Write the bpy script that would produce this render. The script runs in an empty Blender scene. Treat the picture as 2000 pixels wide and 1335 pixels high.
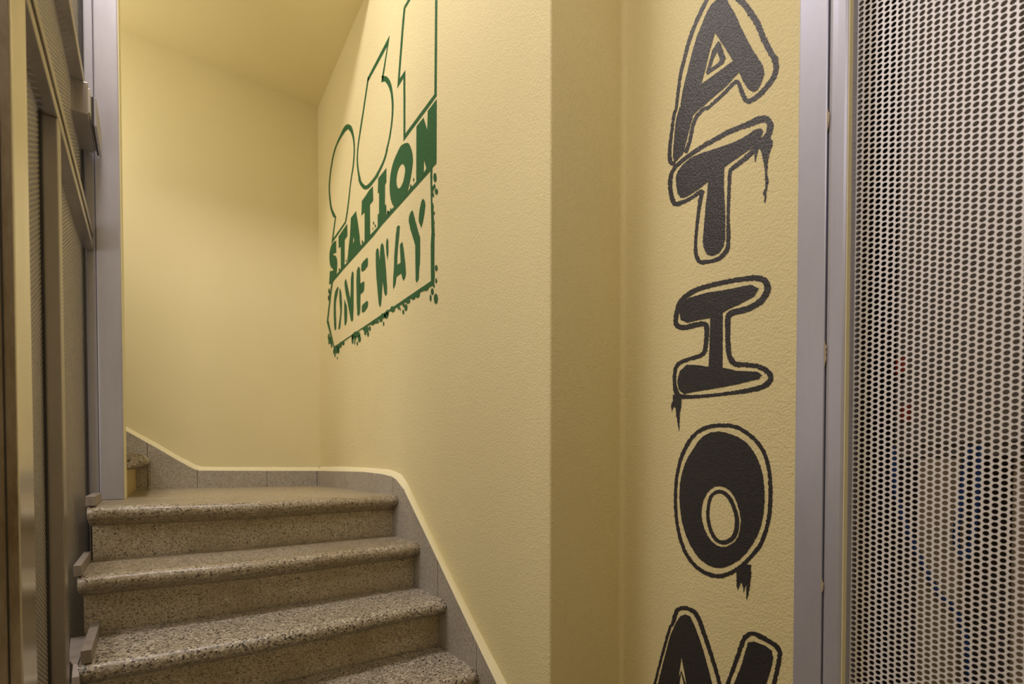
import bpy, bmesh, math, random
from mathutils import Vector, Matrix
from mathutils.geometry import delaunay_2d_cdt
random.seed(7)
PI = math.pi
sc = bpy.context.scene
C = sc.collection

# ------------------------------------------------------------------ camera
CZ = 1.1356                      # eye height above the lower floor
cd = bpy.data.cameras.new('camera')
cam = bpy.data.objects.new('camera', cd); C.objects.link(cam)
cam.location = (0, 0, CZ)
cam.rotation_euler = (math.radians(90 - 1.05), 0, math.radians(-35.4))
cd.sensor_width = 36; cd.sensor_fit = 'HORIZONTAL'
cd.lens = 951 / 2000 * 36
cd.shift_y = (929.4 - 667.5) / 2000
cd.clip_start = 0.02
cd.dof.use_dof = True; cd.dof.focus_distance = 1.45; cd.dof.aperture_fstop = 4.2
sc.camera = cam
# ------------------------------------------------------------------ light and exposure
vs = sc.view_settings
sc.display_settings.display_device = 'sRGB'
vs.view_transform = 'Standard'; vs.look = 'None'; vs.gamma = 1.0; vs.use_curve_mapping = False
vs.exposure = 0.0
w = bpy.data.worlds.new('world'); sc.world = w; w.use_nodes = True
w.node_tree.nodes['Background'].inputs[0].default_value = (0.9, 0.8, 0.65, 1)
w.node_tree.nodes['Background'].inputs[1].default_value = 0.05
def lamp(name, loc, size, power, col, rot=(0, 0, 0), spread=180):
    l = bpy.data.lights.new(name, 'AREA'); l.shape = 'DISK'; l.size = size; l.energy = power; l.color = col
    l.spread = math.radians(spread)
    o = bpy.data.objects.new(name, l); C.objects.link(o); o.location = loc; o.rotation_euler = rot
    return o
lamp('stair_lamp', (-0.12, 1.46, 4.05), 0.45, 39, (1.0, 0.905, 0.88))
fl = bpy.data.lights.new('flight_lamp', 'POINT'); fl.shadow_soft_size = 0.12; fl.energy = 22; fl.color = (1.0, 0.90, 0.82)
fo = bpy.data.objects.new('flight_lamp', fl); C.objects.link(fo); fo.location = (-0.80, 2.68, 2.75)
lamp('hall_fill', (0.30, -0.75, 3.30), 0.40, 0.8, (1.0, 0.90, 0.86))  # unseen fill added behind the viewpoint to flatten the contrast
lamp('wall_fill', (-0.27, 0.12, 2.55), 0.30, 7.5, (1.0, 0.905, 0.88), (0, math.radians(-75), 0))  # added fill with no fixture, brightens the lettered wall and mesh door
lamp('shaft_fill', (-1.20, 1.55, 1.55), 0.60, 13, (1.0, 0.90, 0.84), (0, math.radians(-90), 0))  # unseen fill added behind the gate to lift the lower lettered wall
sc.cycles.use_denoising = True
sc.cycles.max_bounces = 10; sc.cycles.diffuse_bounces = 6
sc.cycles.sample_clamp_indirect = 6

# ------------------------------------------------------------------ materials
def mat(name):
    m = bpy.data.materials.new(name); m.use_nodes = True
    nt = m.node_tree; b = nt.nodes['Principled BSDF']
    return m, nt, b
def N(nt, t, **kw):
    n = nt.nodes.new(t)
    for k, v in kw.items():
        if k in n.inputs: n.inputs[k].default_value = v
        else: setattr(n, k, v)
    return n
def ramp(nt, stops, interp='LINEAR'):
    r = nt.nodes.new('ShaderNodeValToRGB'); r.color_ramp.interpolation = interp
    e = r.color_ramp.elements
    while len(e) < len(stops): e.new(0.5)
    for i, (p, c) in enumerate(stops):
        e[i].position = p; e[i].color = (c[0], c[1], c[2], 1) if len(c) == 3 else c
    return r
def coords(nt, scale=(1, 1, 1)):
    tc = nt.nodes.new('ShaderNodeTexCoord'); mp = nt.nodes.new('ShaderNodeMapping')
    mp.inputs['Scale'].default_value = scale
    nt.links.new(tc.outputs['Object'], mp.inputs['Vector'])
    return mp.outputs['Vector']
def plaster_bump(nt, b, v, strength, dist, s1=175, s2=70):
    n1 = N(nt, 'ShaderNodeTexNoise', Scale=s1, Detail=3.0, Roughness=0.6)
    n2 = N(nt, 'ShaderNodeTexNoise', Scale=s2, Detail=2.0, Roughness=0.5)
    nt.links.new(v, n1.inputs['Vector']); nt.links.new(v, n2.inputs['Vector'])
    mx = N(nt, 'ShaderNodeMath', operation='MULTIPLY_ADD'); mx.inputs[1].default_value = 0.5
    nt.links.new(n2.outputs['Fac'], mx.inputs[0]); nt.links.new(n1.outputs['Fac'], mx.inputs[2])
    bp = N(nt, 'ShaderNodeBump', Strength=strength, Distance=dist)
    nt.links.new(mx.outputs[0], bp.inputs['Height']); nt.links.new(bp.outputs['Normal'], b.inputs['Normal'])
    return bp
def plaster(name, c1, c2, strength, dist, rough=0.8):
    m, nt, b = mat(name); v = coords(nt)
    n = N(nt, 'ShaderNodeTexNoise', Scale=2.2, Detail=4.0); nt.links.new(v, n.inputs['Vector'])
    r = ramp(nt, [(0.3, c1), (0.7, c2)]); nt.links.new(n.outputs['Fac'], r.inputs[0])
    nt.links.new(r.outputs[0], b.inputs['Base Color'])
    b.inputs['Roughness'].default_value = rough; b.inputs['Specular IOR Level'].default_value = 0.25
    plaster_bump(nt, b, v, strength, dist)
    return m
M_PLASTER = plaster('cream_roughcast', (0.77, 0.69, 0.405), (0.79, 0.71, 0.425), 0.75, 0.0028)
M_SMOOTH = plaster('cream_smooth_plaster', (0.77, 0.695, 0.42), (0.79, 0.715, 0.44), 0.12, 0.002)
M_CEIL = plaster('cream_ceiling_plaster', (0.79, 0.705, 0.40), (0.81, 0.725, 0.42), 0.12, 0.002)
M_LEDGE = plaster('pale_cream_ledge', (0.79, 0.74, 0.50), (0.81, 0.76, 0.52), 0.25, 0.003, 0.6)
def paint(name, col, rough, spec, fleck):
    m, nt, b = mat(name); v = coords(nt)
    n = N(nt, 'ShaderNodeTexNoise', Scale=420.0, Detail=2.0); nt.links.new(v, n.inputs['Vector'])
    r = ramp(nt, [(0.35, col), (0.75, fleck)]); nt.links.new(n.outputs['Fac'], r.inputs[0])
    nt.links.new(r.outputs[0], b.inputs['Base Color'])
    b.inputs['Roughness'].default_value = rough; b.inputs['Specular IOR Level'].default_value = spec
    plaster_bump(nt, b, v, 0.8, 0.0022, 280, 110)
    return m
M_BLACK = paint('black_spray_paint', (0.012, 0.011, 0.014), 0.42, 0.55, (0.034, 0.032, 0.043))
M_GREEN = paint('green_stencil_paint', (0.010, 0.085, 0.028), 0.6, 0.3, (0.02, 0.15, 0.05))
def terrazzo(name, dark, mid, light, scale=330.0, rough=0.45, stain=(0.24, 0.17, 0.07), stain_amt=0.35, gloss=0.5, dk=0.08):
    m, nt, b = mat(name); v = coords(nt)
    vo = N(nt, 'ShaderNodeTexVoronoi', Scale=scale); nt.links.new(v, vo.inputs['Vector'])
    sep = nt.nodes.new('ShaderNodeSeparateColor'); nt.links.new(vo.outputs['Color'], sep.inputs[0])
    r = ramp(nt, [(0.0, dark), (dk, dark), (dk + 0.05, tuple(c * 0.72 for c in mid)), (0.45, mid), (0.80, tuple(c * 1.12 for c in mid)), (0.90, light), (1.0, light)])
    nt.links.new(sep.outputs[0], r.inputs[0])
    n = N(nt, 'ShaderNodeTexNoise', Scale=7.0, Detail=5.0, Roughness=0.65); nt.links.new(v, n.inputs['Vector'])
    rs = ramp(nt, [(0.42, (0, 0, 0)), (0.68, (1, 1, 1))]); nt.links.new(n.outputs['Fac'], rs.inputs[0])
    ml = N(nt, 'ShaderNodeMath', operation='MULTIPLY'); ml.inputs[1].default_value = stain_amt
    nt.links.new(rs.outputs[0], ml.inputs[0])
    mx = nt.nodes.new('ShaderNodeMix'); mx.data_type = 'RGBA'
    nt.links.new(ml.outputs[0], mx.inputs[0]); nt.links.new(r.outputs[0], mx.inputs[6]); mx.inputs[7].default_value = (*stain, 1)
    nt.links.new(mx.outputs[2], b.inputs['Base Color'])
    b.inputs['Roughness'].default_value = rough; b.inputs['Specular IOR Level'].default_value = gloss
    n3 = N(nt, 'ShaderNodeTexNoise', Scale=260.0, Detail=2.0); nt.links.new(v, n3.inputs['Vector'])
    bp = N(nt, 'ShaderNodeBump', Strength=0.35, Distance=0.0012)
    nt.links.new(n3.outputs['Fac'], bp.inputs['Height']); nt.links.new(bp.outputs['Normal'], b.inputs['Normal'])
    return m
M_STEP = terrazzo('worn_terrazzo_step', (0.07, 0.06, 0.045), (0.36, 0.31, 0.225), (0.60, 0.53, 0.42), 250.0, 0.36)
M_STEP_GREY = terrazzo('grey_terrazzo_step', (0.05, 0.045, 0.038), (0.37, 0.33, 0.26), (0.66, 0.60, 0.50), 230.0, 0.36, (0.30, 0.25, 0.17), 0.2, dk=0.13)
M_RISER = terrazzo('dirty_terrazzo_riser', (0.10, 0.085, 0.06), (0.50, 0.44, 0.33), (0.72, 0.65, 0.52), 340.0, 0.5, (0.34, 0.28, 0.17), 0.5)
M_SKIRT = terrazzo('grey_terrazzo_skirting', (0.15, 0.135, 0.12), (0.42, 0.39, 0.34), (0.60, 0.56, 0.48), 420.0, 0.55, (0.32, 0.28, 0.21), 0.3)
def metal(name, col, metallic, rough, var=0.08, scale=6.0):
    m, nt, b = mat(name); v = coords(nt, (1, 1, 0.25))
    n = N(nt, 'ShaderNodeTexNoise', Scale=scale, Detail=6.0, Roughness=0.7); nt.links.new(v, n.inputs['Vector'])
    lo = tuple(max(0, c - var) for c in col); hi = tuple(min(1, c + var) for c in col)
    r = ramp(nt, [(0.3, lo), (0.7, hi)]); nt.links.new(n.outputs['Fac'], r.inputs[0])
    nt.links.new(r.outputs[0], b.inputs['Base Color'])
    b.inputs['Metallic'].default_value = metallic; b.inputs['Roughness'].default_value = rough
    n2 = N(nt, 'ShaderNodeTexNoise', Scale=90.0, Detail=2.0); nt.links.new(v, n2.inputs['Vector'])
    bp = N(nt, 'ShaderNodeBump', Strength=0.06, Distance=0.001)
    nt.links.new(n2.outputs['Fac'], bp.inputs['Height']); nt.links.new(bp.outputs['Normal'], b.inputs['Normal'])
    return m
M_METAL = metal('grey_lacquered_steel', (0.42, 0.41, 0.455), 0.30, 0.48, 0.05)
M_FRAME = metal('silver_door_frame', (0.45, 0.46, 0.57), 0.35, 0.42, 0.04)
M_MESH = metal('silver_perforated_sheet', (0.80, 0.80, 0.87), 0.1, 0.45, 0.03)
M_GATEMESH = metal('warm_grey_perforated_sheet', (0.50, 0.45, 0.36), 0.3, 0.42, 0.04)
M_GATE = metal('dark_grey_gate_steel', (0.40, 0.37, 0.34), 0.8, 0.34, 0.05)
M_STOP = metal('weathered_grey_stop', (0.34, 0.30, 0.275), 0.2, 0.5, 0.06, 30.0)
M_SHINY = metal('polished_steel_jamb', (0.74, 0.71, 0.66), 0.9, 0.22, 0.08, 14.0)
M_WORN = metal('worn_brown_steel', (0.26, 0.21, 0.16), 0.2, 0.5, 0.12, 20.0)
M_BRUSHED = metal('brushed_aluminium', (0.62, 0.60, 0.58), 0.6, 0.4, 0.1, 60.0)
M_DARK = metal('dark_gap_shade', (0.03, 0.027, 0.024), 0.0, 0.7, 0.01)  # near-black colour standing in for shade in gaps and grooves
def flat(name, col, rough=0.7):
    m, nt, b = mat(name); v = coords(nt)
    n = N(nt, 'ShaderNodeTexNoise', Scale=9.0, Detail=4.0); nt.links.new(v, n.inputs['Vector'])
    r = ramp(nt, [(0.3, tuple(c * 0.85 for c in col)), (0.7, tuple(min(1, c * 1.15) for c in col))])
    nt.links.new(n.outputs['Fac'], r.inputs[0]); nt.links.new(r.outputs[0], b.inputs['Base Color'])
    b.inputs['Roughness'].default_value = rough
    return m
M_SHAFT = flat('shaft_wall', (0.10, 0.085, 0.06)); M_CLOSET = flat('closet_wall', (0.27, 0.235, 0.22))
M_BEIGE = flat('beige_board', (0.62, 0.52, 0.38)); M_BLUE = flat('blue_cable_sheath', (0.03, 0.10, 0.42), 0.4)
M_RED = flat('red_plastic', (0.55, 0.06, 0.03), 0.4); M_NIGHT = flat('dark_box', (0.03, 0.027, 0.03), 0.6)
M_CHIP = flat('chipped_paint', (0.42, 0.34, 0.24)); M_BROWN = flat('lit_brown_riser', (0.50, 0.39, 0.18)); M_FLOOR = flat('hall_floor', (0.30, 0.25, 0.18), 0.5)  # M_BROWN: riser brown with the yellow light on it mixed into the colour

# ------------------------------------------------------------------ helpers
def link(name, me, m=None, parent=None, smooth=False):
    o = bpy.data.objects.new(name, me); C.objects.link(o)
    if m: me.materials.append(m)
    if parent: o.parent = parent
    if smooth:
        for p in me.polygons: p.use_smooth = True
    return o
def mesh(name, vs_, fs, m=None, parent=None, smooth=False):
    me = bpy.data.meshes.new(name); me.from_pydata(vs_, [], fs); me.update()
    return link(name, me, m, parent, smooth)
def tag(o, label=None, cat=None, group=None, kind=None):
    if label: o['label'] = label
    if cat: o['category'] = cat
    if group: o['group'] = group
    if kind: o['kind'] = kind
    return o
def empty(name, loc, label, cat, group=None, rz=0):
    o = bpy.data.objects.new(name, None); C.objects.link(o); o.location = loc; o.rotation_euler.z = rz
    o.empty_display_size = 0.05
    return tag(o, label, cat, group)
def bm_box(bm, x0, x1, y0, y1, z0, z1, bev=0.0, seg=2):
    r = bmesh.ops.create_cube(bm, size=1.0)
    for v in r['verts']:
        v.co = Vector(((x0 + x1) / 2 + v.co.x * (x1 - x0), (y0 + y1) / 2 + v.co.y * (y1 - y0), (z0 + z1) / 2 + v.co.z * (z1 - z0)))
    if bev:
        es = list({e for v in r['verts'] for e in v.link_edges})
        bmesh.ops.bevel(bm, geom=es, offset=bev, segments=seg, profile=0.6, affect='EDGES')
def finish(bm, name, m, parent=None, smooth=False):
    bmesh.ops.recalc_face_normals(bm, faces=bm.faces)
    me = bpy.data.meshes.new(name); bm.to_mesh(me); bm.free()
    return link(name, me, m, parent, smooth)
def box(name, x0, x1, y0, y1, z0, z1, m, parent=None, bev=0.0):
    bm = bmesh.new(); bm_box(bm, x0, x1, y0, y1, z0, z1, bev)
    return finish(bm, name, m, parent)
def prism(name, prof, axis, a, b, m, parent=None, smooth=False):
    """closed 2-D profile swept along one axis; 'x': prof is (y,z), 'y': prof is (x,z), 'z': prof is (x,y)"""
    bm = bmesh.new()
    f = {'x': lambda p, t: (t, p[0], p[1]), 'y': lambda p, t: (p[0], t, p[1]), 'z': lambda p, t: (p[0], p[1], t)}[axis]
    A = [bm.verts.new(f(p, a)) for p in prof]; B = [bm.verts.new(f(p, b)) for p in prof]
    n = len(prof)
    for i in range(n): bm.faces.new((A[i], A[(i + 1) % n], B[(i + 1) % n], B[i]))
    bm.faces.new(A); bm.faces.new(B)
    o = finish(bm, name, m, parent)
    if smooth:
        for p in o.data.polygons: p.use_smooth = p.area < 1 and len(p.vertices) == 4
    return o
def tube(name, pts, r, m, parent=None, res=3):
    cu = bpy.data.curves.new(name, 'CURVE'); cu.dimensions = '3D'; cu.bevel_depth = r; cu.bevel_resolution = res
    s = cu.splines.new('POLY'); s.points.add(len(pts) - 1)
    for q, p in zip(s.points, pts): q.co = (*p, 1)
    o = bpy.data.objects.new(name, cu)
    me = bpy.data.meshes.new_from_object(o); bpy.data.objects.remove(o)
    return link(name, me, m, parent, True)
def smoothed(pts, n=6):
    out = []; P = [Vector(p) for p in pts]; L = len(P)
    for i in range(L - 1):
        a, b, c, d = P[max(i - 1, 0)], P[i], P[i + 1], P[min(i + 2, L - 1)]
        for k in range(n):
            t = k / n
            out.append(0.5 * (2 * b + (c - a) * t + (2 * a - 5 * b + 4 * c - d) * t * t + (3 * b - a - 3 * c + d) * t ** 3))
    out.append(P[-1]); return out

CEIL = 3.385; HT = 4.6; WX = 0.80; WC = 1.0676; YB = 3.23; YE = 0.957
# ------------------------------------------------------------------ room shell
def arc(cx, cy, r, a0, a1, n=5):
    return [(cx + r * math.cos(math.radians(a0 + (a1 - a0) * i / n)), cy + r * math.sin(math.radians(a0 + (a1 - a0) * i / n))) for i in range(n + 1)]
JAMB_Y = 0.4835
prof = [(WX, YB + 0.1)] + arc(WX + 0.006, YE + 0.006, 0.006, 180, 270) + arc(WC - 0.015, YE - 0.015, 0.015, 90, 0) + [(WC, JAMB_Y), (WC + 0.30, JAMB_Y), (WC + 0.30, YB + 0.1)]
tag(prism('wall_right', prof, 'z', 0, HT, M_PLASTER), 'cream roughcast stair wall with projecting corner and painted lettering', kind='structure')
tag(box('wall_back', -2.2, WX, YB, YB + 0.1, 0, CEIL, M_SMOOTH), 'plain cream plaster wall above the stair landing', kind='structure')
tag(box('ceiling', -2.3, WX + 0.01, 2.21, YB + 0.1, CEIL, CEIL + 0.22, M_CEIL), 'flat yellow-cream ceiling over the stairs', kind='structure')
tag(box('ceiling_upper', -2.3, WC + 1.0, -1.6, YB + 0.1, HT, HT + 0.1, M_CEIL), kind='structure')
tag(box('wall_upper', -2.3, WX + 0.01, 2.21, 2.31, CEIL + 0.22, HT, M_SMOOTH), kind='structure')
tag(box('floor', -2.3, WC + 1.0, -1.6, YB + 0.1, -0.1, 0, M_FLOOR), kind='structure')
tag(box('wall_rear', -2.3, WC + 0.3, -1.6, -1.5, 0, HT, M_SMOOTH), kind='structure')
tag(box('wall_left', -0.40, -0.30, -1.5, 0.93, 0, HT, M_SMOOTH), kind='structure')
tag(box('wall_near_right', WC, WC + 0.3, -1.5, -0.62, 0, HT, M_SMOOTH), kind='structure')
tag(box('wall_lintel', WC, WC + 0.3, -0.62, JAMB_Y, 2.75, HT, M_SMOOTH), kind='structure')
# lift shaft behind the gate
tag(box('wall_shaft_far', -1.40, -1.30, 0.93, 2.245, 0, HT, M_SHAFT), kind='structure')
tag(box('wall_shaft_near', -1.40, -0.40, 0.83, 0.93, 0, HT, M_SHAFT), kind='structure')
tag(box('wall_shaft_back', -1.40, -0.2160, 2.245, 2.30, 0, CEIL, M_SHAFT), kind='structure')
tag(box('wall_far_left', -2.3, -2.2, 0.83, YB + 0.1, 0, CEIL, M_SMOOTH), kind='structure')
tag(box('wall_flight_side', -2.2, -1.40, 2.09, 2.19, 0, CEIL, M_SMOOTH), kind='structure')

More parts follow.
